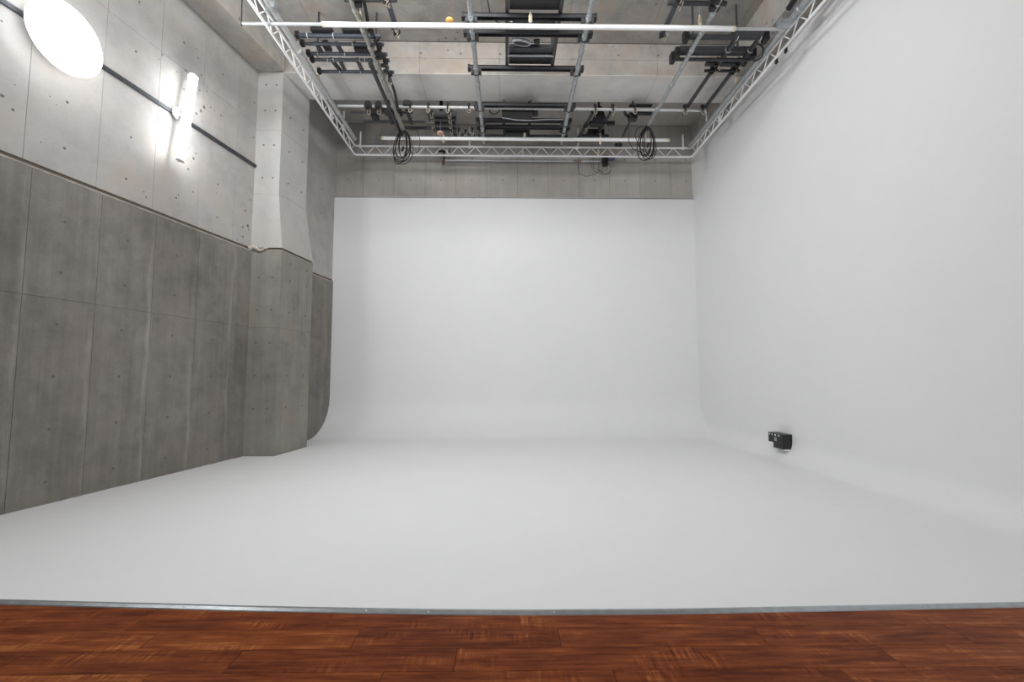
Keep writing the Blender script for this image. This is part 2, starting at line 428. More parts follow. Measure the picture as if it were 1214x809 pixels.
# ---- concrete left wall, lower part (dark), groove, upper part (pale)
S0, S1 = -6.5, 7.55
def wall_slab(mb, s0, s1, off0, off1, z0, z1):
    q = [Lp(s0, off0, z0), Lp(s0, off1, z0), Lp(s1, off1, z0), Lp(s1, off0, z0)]
    mb.hexa(q + [v + Vector((0, 0, z1 - z0)) for v in q])
mb = MB(); wall_slab(mb, S0, S1, -0.35, -0.008, -0.05, 4.44)
wl = struct('wall_left', mb, 'joint_low', 'dark grey cast concrete lower left wall with vertical joints', 'wall')
GP = 0.89; gap = 0.004
zl = [0.0, 2.735, 4.42]
ks = range(-7, 9)
for k in ks:
    sa = 0.04 + GP*k; sb = sa + GP
    if sb > S1: sb = S1
    if sb - sa < 0.05: continue
    for za, zb in zip(zl, zl[1:]):
        panel(wl, Lp(sa + gap/2, -0.008, za), LD*(sb - sa - gap), Vector((0, 0, zb - za - 0.0015)), LN, 0.008, 'conc_low')
hp = [Lp(0.04 + GP*(k + 0.47), 0.0, z) for k in range(-3, 4) for z in (0.29, 0.98, 1.68, 2.39, 3.1, 3.81)]
hp += [Lp(6.9, 0, z) for z in (1.68, 2.39, 3.1, 3.81)]
tie_holes(wl, hp, LN, 0.021)
mb = MB(); wall_slab(mb, S0, S1, -0.06, -0.035, 4.42, 4.475)
gr = part('rusty_groove', mb, 'rust_gap', None, wl, smooth=False)
mb = MB()   # rough mortar lip along the top of the dark wall
rs = []
for i in range(161):
    s = S0 + (S1 - S0) * i / 160; w = 0.008 + 0.012 * random.random(); h = 0.012 + 0.014*random.random()
    rs.append([Lp(s, -0.004, 4.405 - h), Lp(s, w*0.5, 4.41), Lp(s, -0.03, 4.425), Lp(s, -0.04, 4.4)])
mb.rings(rs)
part('mortar_lip', mb, 'mortar', None, wl)
mb = MB()   # crumbly mortar along the foot of the wall
rs = []
for i in range(121):
    s = -3 + 7.2 * i / 120; w = 0.010 + 0.02 * random.random() ** 2; h = 0.008 + 0.022 * random.random() ** 2
    rs.append([Lp(s, -0.002, h), Lp(s, w, 0.004), Lp(s, w, -0.01), Lp(s, -0.002, -0.01)])
mb.rings(rs); part('mortar_foot', mb, 'conc_low', None, wl)

mb = MB(); wall_slab(mb, S0, S1, -0.35, -0.038, 4.465, ZS)
wlu = struct('wall_left_upper', mb, 'joint', 'pale cast concrete upper left wall lit by two bright lamps', 'wall')
zu = [4.472, 7.25, ZB + 0.03]
for k in ks:
    sa = -0.05 + 0.90*k; sb = min(sa + 0.90, S1)
    if sb - sa < 0.05: continue
    for za, zb in zip(zu, [7.25, ZS if sb > 4.95 else ZB + 0.03]):
        panel(wlu, Lp(sa + gap/2, -0.038, za), LD*(sb - sa - gap), Vector((0, 0, zb - za - 0.002)), LN, 0.008, 'conc_up')
rj = random.Random(3)
hp = [Lp(-0.05 + 0.9*(k + 0.5) + rj.uniform(-.03, .03), -0.03, z + rj.uniform(-.03, .03)) for k in range(-2, 5) for z in (4.82, 5.49, 6.9, 7.75)]
hp += [Lp(6.75, -0.03, z) for z in (4.85, 5.5, 6.2, 6.9)]
tie_holes(wlu, hp, LN, 0.019)

# ---- pilaster on the left wall
def quad(pts, z0, z1, mb, pts2=None):
    pts2 = pts2 or pts
    mb.hexa([(x, y, z0) for x, y in pts] + [(x, y, z1) for x, y in pts2])
LOW = [(-5.60, 9.815), (-4.885, 9.815), (-4.735, 11.06), (-5.40, 11.06)]
UPP = [(-5.60, 9.83), (-5.005, 9.83), (-4.845, 10.82), (-5.40, 10.82)]
def inset(poly, d=0.004):
    c = Vector((sum(p[0] for p in poly)/4, sum(p[1] for p in poly)/4))
    return [tuple(Vector(p) + (c - Vector(p)).normalized()*d*1.4) for p in poly]
mb = MB(); quad(inset(LOW, .008), 0, 4.45, mb); quad(inset(UPP, .008), 5.5, ZB, mb); quad(inset(LOW, .03), 4.43, 4.5, mb)
pil = struct('wall_pilaster', mb, 'rust_gap', 'concrete pilaster with flared shoulder standing against the left wall', 'wall')
zz = [0.0, 2.72, 4.44]
for a, b in zip(zz, zz[1:]):
    mb = MB(); quad(LOW, a + 0.001, b - 0.003, mb); part('concrete_block', mb, 'conc_pil_low', None, pil, smooth=False)
mb = MB(); quad(LOW, 4.475, 5.69, mb, UPP); part('flared_block', mb, 'conc_pil_up', None, pil, smooth=False)
for a, b in ((5.694, 7.14), (7.144, ZB)):
    mb = MB(); quad(UPP, a, b, mb); part('concrete_block', mb, 'conc_pil_up', None, pil, smooth=False)
hp = [(x, 9.813, z) for x in (-5.36, -5.07) for z in (0.99, 1.69, 2.39, 3.1, 3.81)]
hp += [(x, 9.826, z) for x in (-5.38, -5.15) for z in (6.05, 6.8, 7.6, 8.2)]
tie_holes(pil, hp, (0, -1, 0), 0.02)
def sidept(poly, t, z, o=0.002):
    a, b = Vector(poly[1]), Vector(poly[2]); p = a.lerp(b, t); n_ = Vector(((b-a).y, -(b-a).x)).normalized()
    return Vector((*(p + n_*o), z)), Vector((*n_, 0))
sp_ = [sidept(LOW, t, z) for t in (0.28, 0.8) for z in (0.99, 1.69, 2.39, 3.1, 3.81, 4.2)] + [sidept(UPP, t, z) for t in (0.3, 0.8) for z in (6.05, 6.8, 7.6)]
tie_holes(pil, [q[0] for q in sp_], sp_[0][1], 0.02)
mb = MB()  # lump of mortar in the corner by the ledge
for i in range(9):
    c = Vector((-5.56 + 0.045*i, 9.80 - 0.01*random.random(), 4.46 + 0.03*math.sin(i) - 0.004*i)); r = 0.055 - 0.004*i
    mb.lathe(c - Vector((0, 0, r)), (0.2*random.random(), -0.2, 1), [(r*.2, 0), (r*.8, r*.4), (r, r), (r*.7, r*1.6), (r*.15, r*2)], 8)
part('mortar_lump', mb, 'mortar', None, pil)
mb = MB(); path = [(-5.58, 9.80), (-5.2, 9.80), (-4.875, 9.80), (-4.80, 10.4), (-4.725, 11.05)]
rs = []
for i in range(41):
    t = i/40*4; j = min(int(t), 3); p = Vector(path[j]).lerp(Vector(path[j+1]), t-j); w = .012 + .02*random.random()**2; h = .006 + .024*random.random()**2
    rs.append([(p.x, p.y - w*0.3, h), (p.x + w*.3, p.y - w*.5, 0), (p.x, p.y, -0.01), (p.x-0.02, p.y+0.02, 0)])
mb.rings(rs); part('mortar_foot', mb, 'conc_pil_low', None, pil)

# ---- rear concrete wall above the white back wall
mb = MB(); mb.box((-6.5, YC + 0.008, ZW - 0.4), (6.2, YC + 0.3, ZS + 0.05))
wre = struct('wall_rear', mb, 'joint', 'bare concrete rear wall strip above the white back wall', 'wall')
xj = 0.92 * -7 + 0.35
zj = [ZW - 0.3, 8.62, ZS]
while xj < 6.0:
    for za, zb in zip(zj, zj[1:]):
        panel(wre, (xj + 0.003, YC + 0.008, za), Vector((0.914, 0, 0)), Vector((0, 0, zb - za - 0.004)), Vector((0, -1, 0)), 0.008, 'conc_back')
    xj += 0.92
tie_holes(wre, [(0.92*k - 0.1, YC, z) for k in range(-5, 7) for z in (7.52, 8.18, 8.9)], (0, -1, 0), 0.02)

# ---- concrete above the white right wall
mb = MB()
mb.hexa([(xr(YFRONT)+0.02, YFRONT, 7.9), (xr(YFRONT)+0.3, YFRONT, 7.9), (xr(YC)+0.3, YC+.2, 7.9), (xr(YC)+0.02, YC+.2, 7.9),
         (xr(YFRONT)+0.02, YFRONT, ZS+.05), (xr(YFRONT)+0.3, YFRONT, ZS+.05), (xr(YC)+0.3, YC+.2, ZS+.05), (xr(YC)+0.02, YC+.2, ZS+.05)])
struct('wall_right_upper', mb, 'conc_back', 'narrow concrete band above the white right wall', 'wall')

# ---- ceiling slab and beams
mb = MB(); mb.box((-9, YFRONT, ZS + 0.008), (6.6, 13.6, ZS + 0.25))
ce = struct('ceiling', mb, 'joint', 'bare concrete ceiling slab with formwork joints', 'ceiling')
yj = [2.4, 4.2, 6.0, 7.9, 9.8]
for ya, yb in zip(yj, yj[1:]):
    for i in range(-5, 6):
        panel(ce, (1.84*i + 0.35*0 + 0.003 - 0.5, ya + 0.003, ZS + 0.008), Vector((0, yb - ya - 0.006, 0)), Vector((1.834, 0, 0)), Vector((0, 0, -1)), 0.008, 'conc_ceil')
for i in range(-5, 6):
    panel(ce, (1.84*i - 0.5, 10.86, ZS + 0.008), Vector((0, 2.35, 0)), Vector((1.834, 0, 0)), Vector((0, 0, -1)), 0.008, 'conc_back')
# cross beam
mb = MB(); mb.box((-5.6, 9.83, ZB + 0.008), (6.2, 10.82, ZS + 0.05))
be = struct('ceiling_beam', mb, 'joint', 'deep concrete cross beam spanning the ceiling above the pilaster', 'beam')
xj = -5.55
while xj < 5.9:
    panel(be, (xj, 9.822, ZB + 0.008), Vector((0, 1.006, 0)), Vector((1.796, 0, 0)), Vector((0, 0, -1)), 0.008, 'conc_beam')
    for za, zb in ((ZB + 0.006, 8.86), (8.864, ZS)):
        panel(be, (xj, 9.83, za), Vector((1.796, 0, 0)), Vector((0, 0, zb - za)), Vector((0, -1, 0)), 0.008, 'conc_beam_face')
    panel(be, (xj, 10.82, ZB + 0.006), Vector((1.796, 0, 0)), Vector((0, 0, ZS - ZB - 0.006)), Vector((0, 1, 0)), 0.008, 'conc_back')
    xj += 1.8
tie_holes(be, [(x*0.9 - 0.13, 9.822, 8.98) for x in range(-5, 7)], (0, -1, 0), 0.022)
# beam along the left wall
mb = MB(); wall_slab(mb, S0, 4.12, -0.02, 0.575, ZB, ZS + 0.05)
struct('ceiling_beam.001', mb, 'conc_ceil', 'concrete edge beam running above the pale left wall', 'beam')
# beam along the right wall
mb = MB(); mb.box((5.2, YFRONT, ZB), (6.3, 9.81, ZS + 0.05))
struct('ceiling_beam.002', mb, 'conc_ceil', 'concrete edge beam running above the white right wall', 'beam')

# ================================================================== LAMPS ON THE LEFT WALL
# rail
mb = MB()
q0, q1 = -3.2, 4.11
r = [Lp(q0, -0.03, 6.285), Lp(q0, 0.012, 6.285), Lp(q0, 0.012, 6.345), Lp(q0, -0.03, 6.345)]
mb.hexa(r + [v + LD*(q1 - q0) for v in r])
rail = thing('wall_rail', 'dark grey horizontal power rail fixed along the pale left wall', 'rail', Lp(0.5, 0, 6.285))
part('rail_body', mb, 'rail', rail, smooth=False)
mb = MB(); r = [Lp(q0, 0.0121, 6.307), Lp(q0, 0.016, 6.307), Lp(q0, 0.016, 6.323), Lp(q0, 0.0121, 6.323)]
mb.hexa(r + [v + LD*(q1 - q0) for v in r]); part('cover_strip', mb, 'dark_steel', rail, smooth=False)
mb = MB(); r = [Lp(q1, -0.03, 6.28), Lp(q1, 0.018, 6.28), Lp(q1, 0.018, 6.35), Lp(q1, -0.03, 6.35)]
mb.hexa(r + [v + LD*0.02 for v in r]); part('end_cap', mb, 'black', rail, smooth=False)
# round lamp
dc = Lp(0.17, 0.13, 6.25)
dl = thing('round_wall_lamp', 'large glaring round lamp on the wall rail at top left', 'lamp', Lp(0.17, 0.0, 6.25))
mb = MB(); mb.lathe(dc, LN, [(0.36, 0.0), (0.40, 0.006), (0.43, 0.02), (0.435, 0.03), (0.43, 0.034)], 48); part('housing', mb, 'lamp_body', dl)
mb = MB(); mb.lathe(dc, LN, [(0.466, 0.068), (0.455, 0.080), (0.40, 0.090), (0.25, 0.098), (0.05, 0.101)], 48); part('diffuser', mb, 'lamp_glow', dl)
mb = MB(); mb.lathe(dc, LN, [(0.43, 0.03), (0.455, 0.034), (0.468, 0.045), (0.468, 0.068), (0.46, 0.069)], 48); part('rim_diffuser', mb, 'rim_glow', dl)
mb = MB(); mb.tube([Lp(0.17, 0.0, 6.315), Lp(0.17, 0.14, 6.28)], 0.03, 12); mb.lathe(Lp(0.17, 0.012, 6.315), LN, [(0.07, 0), (0.07, 0.03), (0.05, 0.04)], 20); part('mounting_arm', mb, 'lamp_body', dl)
# bar lamp
bt, bb = Lp(2.165, 0.21, 7.06), Lp(1.99, 0.21, 5.42)
bl = thing('bar_wall_lamp', 'bright upright bar lamp on the wall rail near the pilaster', 'lamp', Lp(2.09, 0.0, 6.25))
ax = (bt - bb).normalized(); sd = LN.cross(ax).normalized()
def bar_section(c, k=1.0):
    pr = [(-.062, -.032), (.062, -.032), (.075, .0), (.06, .04), (.03, .052), (-.03, .052), (-.06, .04), (-.075, .0)]
    return [c + sd*a*k + LN*b*k for a, b in pr]
mb = MB(); mb.rings([bar_section(bb), bar_section(bb + ax*0.01), bar_section(bt - ax*0.01), bar_section(bt)]); part('diffuser', mb, 'bar_glow', bl, smooth=False)
mb = MB(); mb.bar(bb - LN*0.05, bt - LN*0.05, 0.10, 0.034, LN); part('back_rail', mb, 'lamp_body', bl, smooth=False)
for e, s_ in ((bb, -1), (bt, 1)):
    mb = MB(); mb.rings([bar_section(e, 1.04), bar_section(e + ax*s_*0.018, 1.0)]); part('end_cap', mb, 'lamp_body', bl, smooth=False)
hub = Lp(2.06, 0.0, 6.315)
mb = MB(); mb.lathe(hub + LN*0.014, LN, [(0.095, 0), (0.105, 0.01), (0.105, 0.035), (0.08, 0.05), (0.03, 0.055)], 24); part('hub', mb, 'lamp_body', bl)
mb = MB(); mb.tube([hub + LN*0.05, (bt + bb)/2 - LN*0.05], 0.022, 10); part('mounting_arm', mb, 'lamp_body', bl)

# ================================================================== CABLE BOX ON THE RIGHT WALL
bx0 = xr(9.3)
cb = thing('outlet_box', 'small black stepped outlet box fixed low on the white right wall', 'outlet box', (bx0 - 0.1, 9.3, 0.23))
# long face towards the room, near end taller than the far end
XF, XB_ = 5.485, bx0 + 0.03
mb = MB()
prof = [(9.07, 0.515), (9.07, 0.231), (9.38, 0.231), (9.38, 0.331), (9.55, 0.331), (9.55, 0.515)]
mb.rings([[(XF, y, z) for y, z in prof], [(XB_, y, z) for y, z in prof]]); part('body', mb, 'black', cb, smooth=False)
mb = MB(); mb.box((XF - 0.004, 9.066, 0.512), (XB_, 9.554, 0.522)); part('lid', mb, 'dark_steel', cb, smooth=False)
for yy, w in ((9.50, 0.03), (9.41, 0.022), (9.30, 0.045), (9.185, 0.035)):
    mb = MB(); mb.box((XF - 0.004, yy - w/2, 0.472), (XF + 0.001, yy + w/2, 0.505)); part('white_label', mb, 'label_white', cb, smooth=False)
mb = MB(); mb.box((XF - 0.003, 9.26, 0.37), (XF + 0.001, 9.34, 0.44)); part('rating_label', mb, 'label_grey', cb, smooth=False)
for yy in (9.15, 9.46):
    mb = MB(); mb.lathe((XF, yy, 0.40), (-1, 0, 0), [(0.024, 0), (0.024, 0.006), (0.015, 0.007), (0.013, 0.003)], 14); part('socket', mb, 'black', cb)
mb = MB(); mb.box((XF + 0.03, 9.075, 0.20), (XB_, 9.16, 0.231)); part('white_bracket', mb, 'white', cb, smooth=False)

# ================================================================== WHITE LADDER TRUSS
XTL, XTR, YT, ZT0, ZT1 = -4.26, 5.285, 12.46, 7.90, 8.16
YT0 = 3.6
tr_ = thing('lighting_truss', 'white ladder truss framing three sides below the ceiling', 'truss', (0.5, YT, ZT0))
def corner(x, y, sx, rad=0.06):   # small bend
    return [(x, y - rad, 0), (x + sx*rad*0.3, y - rad*0.3, 0), (x + sx*rad, y, 0)]
for z in (ZT0, ZT1):
    path = [(XTL, YT0, 0)] + corner(XTL, YT, 1) + list(reversed(corner(XTR, YT, -1))) + [(XTR, YT0, 0)]
    for a, b, nm in ((0, 2, 1), (2, 6, 1), (5, 8, 1)): pass
    mb = MB(); mb.tube([(p[0], p[1], z) for p in path], 0.026, 10); part('chord', mb, 'truss_white', tr_)
LAC = MB(); H_ = ZT1 - ZT0; STEP = 0.235
LAC.tube([(0, 0, 0), (STEP, 0, H_)], 0.011, 6); lac_up = LAC.mesh('lacing_bar', 'truss_white', (0, 0, 0), True)
LAC = MB(); LAC.tube([(0, 0, H_), (STEP, 0, 0)], 0.011, 6); lac_dn = LAC.mesh('lacing_bar', 'truss_white', (0, 0, 0), True)
def lacing(p, q):
    p = Vector(p); q = Vector(q); L_ = (q - p).length; n_ = int(L_ / STEP); ang = math.atan2(q.y - p.y, q.x - p.x); d = (q - p).normalized()
    for i in range(n_):
        link('lacing_bar', lac_up if i % 2 else lac_dn, tr_, p + d*(i*STEP) - org(tr_), (0, 0, ang))
lacing((XTL + 0.10, YT, ZT0), (XTR - 0.05, YT, ZT0))
lacing((XTL, YT - 0.08, ZT0), (XTL, 6.2, ZT0))
lacing((XTR, YT - 0.08, ZT0), (XTR, 6.2, ZT0))
for p, h in (((XTL + 0.15, YT), 0.42), ((-1.03, YT), 0.56), ((2.05, YT), 0.56), ((XTR - 0.23, YT), 0.40), ((XTL, 11.55), 0.46), ((XTR, 11.45), 0.46)):
    mb = MB(); mb.tube([(p[0], p[1], ZT1), (p[0], p[1], ZT1 + h)], 0.024, 8)
    o = part('upright_post', mb, 'truss_white', tr_)
    mb = MB(); mb.lathe((p[0], p[1], ZT1 - 0.03), (0, 0, 1), [(0.05, 0), (0.055, 0.02), (0.05, 0.05), (0.03, 0.08)], 10); part('post_base', mb, 'truss_white', tr_, o)
    mb = MB(); mb.tube([(p[0], p[1], ZT1 + h), (p[0], p[1], ZS - 0.0)], 0.003, 5); part('hanger_wire', mb, 'wire', tr_, o)
for x in (XTL, XTR):    # splice plates
    for yy in (10.75,):
        mb = MB(); mb.cbox((x, yy, (ZT0 + ZT1)/2), (0.02, 0.12, H_)); part('splice_plate', mb, 'truss_white', tr_, smooth=False)
for yy in (8.42, 8.12):
    mb = MB(); mb.cbox((XTR + 0.02, yy, ZT0 - 0.05), (0.03, 0.06, 0.10)); part('hook', mb, 'black', tr_, smooth=False)

# ================================================================== SCAFFOLD PIPES
def coupler(mb, p, d, r):
    p = Vector(p); d = Vector(d).normalized()
    mb.lathe(p - d*0.05, d, [(r, 0), (r*1.22, 0.01), (r*1.22, 0.09), (r, 0.10)], 12)
def long_pipe(label, p, q, r, mat, couplers=(), name='scaffold_pipe', group=None, cm=None):
    p = Vector(p); q = Vector(q)
    t = thing(name, label, 'pipe', (p + q)/2, group or 'overhead rigging pipes')
    mb = MB(); mb.tube([p, p.lerp(q, .5), q], r, 12); part('tube', mb, mat, t)
    for u in couplers:
        mb = MB(); coupler(mb, p.lerp(q, u), q - p, r); part('coupler', mb, cm or mat, t)
    for e, s in ((p, 1), (q, -1)):
        d = (q - p).normalized(); mb = MB(); mb.lathe(e - d*0.004, d, [(r*0.6, 0), (r*1.03, 0.002), (r*1.03, 0.02)], 12); part('end_cap', mb, 'black', t)
    return t
P1 = long_pipe('stained steel pipe overhead, leftmost of four running towards the back wall', (-2.59, 3.6, 8.07), (-2.67, 11.47, 8.07), 0.05, 'galv_dirty', (0.5, 0.56, 0.62, 0.68, 0.73, 0.80, 0.9))
P2 = long_pipe('galvanised overhead pipe under the left ends of the central winch beams', (-0.647, 3.6, 8.07), (-0.607, 12.08, 8.07), 0.045, 'galv', (0.48, 0.52, 0.56, 0.64, 0.7, 0.77, 0.84, 0.91, 0.97))
P3 = long_pipe('galvanised overhead pipe under the right ends of the central winch beams', (1.426, 3.6, 8.07), (1.527, 12.08, 8.07), 0.045, 'galv', (0.48, 0.53, 0.58, 0.63, 0.69, 0.76, 0.82, 0.88, 0.94))
P4 = long_pipe('galvanised overhead pipe ending at the thick black cable coil', (3.66, 3.6, 8.07), (3.64, 11.18, 8.07), 0.042, 'galv', (0.45, 0.52, 0.58, 0.64, 0.70, 0.78, 0.9))
long_pipe('thick grey pipe lying beside the left run of the white truss', (-4.14, 3.6, 8.17), (-4.14, 12.1, 8.17), 0.052, 'galv_light', (0.3, 0.6, 0.85))
long_pipe('thick grey pipe lying beside the right run of the white truss', (5.175, 3.6, 8.15), (5.175, 12.3, 8.15), 0.055, 'galv', (0.45, 0.57, 0.66, 0.75))
long_pipe('dark pipe running alongside the stained leftmost overhead pipe', (-2.78, 8.9, 8.06), (-2.78, 11.9, 8.06), 0.042, 'dark_steel', (0.5,))

# white sleeved battens
def batten(label, p0, p1, s0, s1, r, pipe_r):
    t = thing('sleeved_batten', label, 'batten', (Vector(p0) + Vector(p1))/2, 'white sleeved battens')
    mb = MB(); mb.tube([p0, p1], pipe_r, 12); part('inner_pipe', mb, 'galv_light', t)
    mb = MB(); mb.tube([s0, s1], r, 14); part('white_sleeve', mb, 'sleeve', t)
    for s, d in ((Vector(s0), 1), (Vector(s1), -1)):
        dr = (Vector(s1) - Vector(s0)).normalized()*d
        mb = MB(); mb.lathe(s - dr*0.03, dr, [(r*0.85, 0), (r*1.06, 0.006), (r*1.06, 0.05), (r, 0.055)], 14); part('end_collar', mb, 'beige', t)
    return t
ZA = 7.96
batten('long white sleeved batten with beige end collars nearest the camera', (-4.70, 7.736, ZA), (5.04, 7.736, ZA), (-3.26, 7.736, ZA), (4.12, 7.736, ZA), 0.045, 0.03)
batten('white sleeved batten just above the back run of the truss', (-3.30, 11.65, ZA), (4.37, 11.65, ZA), (-3.26, 11.65, ZA), (4.33, 11.65, ZA), 0.045, 0.035)
# hook that carries the left end of the near batten on the edge beam
mb = MB(); mb.tube([(-4.71, 7.736, ZA - 0.05), (-4.72, 7.736, ZA), (-4.74, 7.736, ZB + 0.3), (-4.76, 7.736, ZS)], 0.012, 6)
solo('wall_hook', mb, 'dark_steel', 'dark hook carrying the left end of the near white batten', 'hook', (-4.72, 7.736, ZA))
# pale transverse pipe with clamps
CL = MB(); CL.cur = 0
CL.torus((0, 0, 0), (1, 0, 0), 0.055, 0.020, 12, 6); CL.cbox((0, 0, 0.085), (0.07, 0.05, 0.05)); CL.cbox((0, 0.05, -0.05), (0.05, 0.04, 0.05))
CL.cur = 1
CL.torus((0, -0.015, -0.085), (0, 1, 0.3), 0.042, 0.007, 12, 5); CL.torus((0, -0.05, -0.13), (0, 1, 0.3), 0.036, 0.006, 12, 5)
CL.cbox((0.035, -0.05, -0.03), (0.02, 0.02, 0.06))
clamp_me = CL.mesh('pipe_clamp', ['black', 'brass'], (0, 0, 0), True)
def clamp(parent, p, rz=0.0, s=1.0):
    o = link('pipe_clamp', clamp_me, parent, Vector(p) - org(parent), (0, 0, rz)); o.scale = (s, s, s); return o
Z3 = 8.22; Y3 = 10.66
p3 = long_pipe('pale steel cross pipe with many clamps in front of the back wall', (-4.1, Y3 - 0.02, Z3), (4.95, Y3 + 0.06, Z3), 0.034, 'galv_light', ())
for x in (487, 508, 531, 556, 706, 727, 753, 813, 834):
    clamp(p3, (at_z(x, 128, Z3).x, Y3, Z3))
p4 = long_pipe('thin pale bar hanging just in front of the rear concrete wall', (-1.8, 12.95, 8.0), (2.8, 12.95, 8.0), 0.03, 'galv_light', ())
mb = MB(); mb.lathe((1.98, 12.95, 8.0), (1, 0, 0), [(0.0305, 0), (0.031, 0.01), (0.031, 0.22), (0.0305, 0.23)], 12); part('tape_band', mb, 'brown_tape', p4)
mb = MB(); mb.cbox((-1.82, 12.93, 8.06), (0.05, 0.05, 0.42)); mb.cbox((-1.82, 12.93, 8.26), (0.34, 0.06, 0.05)); mb.cbox((-1.82, 12.93, 8.13), (0.30, 0.06, 0.05)); part('hanging_bracket', mb, 'dark_steel', p4, smooth=False)
mb = MB(); mb.cbox((-1.84, 12.93, 7.92), (0.06, 0.055, 0.10)); part('red_stop', mb, 'red', p4, smooth=False)
for x in (-1.82, 2.78):
    mb = MB(); mb.tube([(x, 12.95, 8.02), (x, 12.95, ZS)], 0.004, 5); part('hanger_wire', mb, 'wire', p4)

# ================================================================== CENTRAL WINCH FRAMES
def cross_beam(t, Y, x0, x1, z=8.185, w=0.10, h=0.075):
    mb = MB()
    # channel section: web, two flanges, open below
    mb.box((x0, Y - w/2, z - h/2), (x1, Y - w/2 + 0.015, z + h/2)); mb.box((x0, Y + w/2 - 0.015, z - h/2), (x1, Y + w/2, z + h/2)); mb.box((x0, Y - w/2, z + h/2 - 0.015), (x1, Y + w/2, z + h/2))
    o = part('cross_beam', mb, 'dark_steel', t, smooth=False)
    for x in (x0, x1):
        mb = MB(); mb.box((x - 0.025, Y - w/2 - 0.008, z - h/2 - 0.012), (x + 0.025, Y + w/2 + 0.008, z + h/2 + 0.012)); part('end_plate', mb, 'black', t, o, smooth=False)
    return o
def saddle(t, x, Y):
    mb = MB(); mb.torus((x, Y, 8.07), (0, 1, 0), 0.054, 0.012, 12, 6); mb.box((x + 0.055, Y - 0.045, 8.05), (x + 0.11, Y + 0.045, 8.15)); mb.box((x - 0.11, Y - 0.045, 8.05), (x - 0.055, Y + 0.045, 8.15))
    part('saddle_clamp', mb, 'dark_steel', t, smooth=False)
def winch_frame(label, ys, xs, plates, loc):
    t = thing('winch_frame', label, 'winch', loc, 'central winch frames')
    for Y in ys:
        cross_beam(t, Y, xs[0], xs[1])
        
        if Y < 11.8: saddle(t, -0.63, Y); saddle(t, 1.475 if Y < 10 else 1.515, Y)
    return t
w1 = winch_frame('dark central winch frame with grey drum above the near white batten', (7.79, 8.19, 9.18), (-0.78, 1.62), None, (0.45, 8.2, 8.1))
for x in (0.02, 0.98):
    mb = MB(); mb.bar((x, 6.4, 8.27), (x, 9.2, 8.27), 0.065, 0.09); part('side_rail', mb, 'dark_steel', w1, smooth=False)
    for yy in (6.6, 9.1):
        mb = MB(); mb.bar((x, yy, 8.3), (x, yy, ZS if yy < 9.8 else ZB), 0.06, 0.06); part('hanger_post', mb, 'dark_steel', w1, smooth=False)
mb = MB(); mb.box((0.06, 6.9, 8.25), (0.94, 7.70, 8.36)); part('motor_tray', mb, 'black', w1, smooth=False)
mb = MB(); mb.lathe((0.2, 7.2, 8.55), (1, 0, 0), [(0.10, 0), (0.16, 0.02), (0.16, 0.35), (0.12, 0.38), (0.05, 0.52)], 18); part('motor', mb, 'black', w1)
mb = MB(); mb.box((0.06, 8.86, 8.25), (0.94, 9.13, 8.36)); part('tray', mb, 'black', w1, smooth=False)
mb = MB(); mb.box((0.06, 8.69, 8.27), (0.94, 8.855, 8.36)); part('gear_case', mb, 'dark_steel', w1, smooth=False)
mb = MB(); mb.bar((0.02, 8.86, 8.235), (0.98, 8.86, 8.235), 0.04, 0.02); part('tie_bar', mb, 'galv', w1, smooth=False)
dr = None
dax = Vector((0.12, -0.40, 0.9)).normalized(); dbase = Vector((0.30, 8.50, 8.22))
mb = MB(); mb.lathe(dbase, dax, [(0.03, 0), (0.15, 0.0), (0.18, 0.36), (0.10, 0.36)], 24); dr = part('drum', mb, 'dark_steel', w1)
mb = MB(); mb.lathe(dbase + dax*0.35, dax, [(0.10, 0), (0.235, 0.0), (0.235, 0.02), (0.10, 0.02)], 24); part('flange', mb, 'black', w1, dr)
for i in range(6):
    mb = MB(); mb.torus(dbase + dax*(0.02 + 0.058*i), dax, 0.165 + 0.014*i, 0.027, 24, 6); part('cable_turn', mb, 'grey_cable', w1, dr)
mb = MB(); mb.cbox((0.62, 8.45, 8.42), (0.16, 0.12, 0.12)); mb.lathe((0.55, 8.6, 8.35), (1, 0, 0), [(0.03, 0), (0.045, 0.02), (0.045, 0.12)], 10); part('brake', mb, 'dark_steel', w1)
mb = MB(); mb.bar((0.12, 7.97, 8.24), (0.92, 7.97, 8.24), 0.07, 0.03); part('dark_strip', mb, 'black', w1, smooth=False)
mb = MB(); mb.tube([(-0.3, 7.2, 8.6), (-0.33, 7.6, 8.35), (-0.28, 7.85, 8.22), (-0.1, 7.98, 8.2), (0.15, 8.0, 8.25)], 0.012, 6); part('loose_cable', mb, 'cable', w1)

w2 = winch_frame('dark central winch frame behind the clamp pipe near the back wall', (10.5, 11.16, 11.48, 11.95), (-0.74, 1.65), None, (0.45, 11.3, 8.1))
for x in (-0.05, 0.62):
    mb = MB(); mb.bar((x, 10.5, 8.29), (x, 12.0, 8.29), 0.05, 0.08); part('side_rail', mb, 'dark_steel', w2, smooth=False)
    mb = MB(); mb.bar((x, 11.7, 8.3), (x, 11.7, ZS), 0.06, 0.06); part('hanger_post', mb, 'dark_steel', w2, smooth=False)
mb = MB(); mb.box((-0.10, 10.72, 8.14), (0.66, 11.04, 8.25)); part('motor_case', mb, 'black', w2, smooth=False)
mb = MB(); mb.box((-0.02, 11.62, 8.10), (0.58, 11.86, 8.25)); part('gear_case', mb, 'black', w2, smooth=False)
mb = MB(); mb.lathe((0.80, 10.85, 8.22), (-1, 0, 0), [(0.05, 0), (0.10, 0.02), (0.10, 0.12), (0.06, 0.14)], 14); part('brake', mb, 'black', w2)
mb = MB(); mb.torus((-0.28, 10.85, 8.3), (0.2, 1, 0), 0.13, 0.014, 18, 6); part('cable_loop', mb, 'cable', w2)
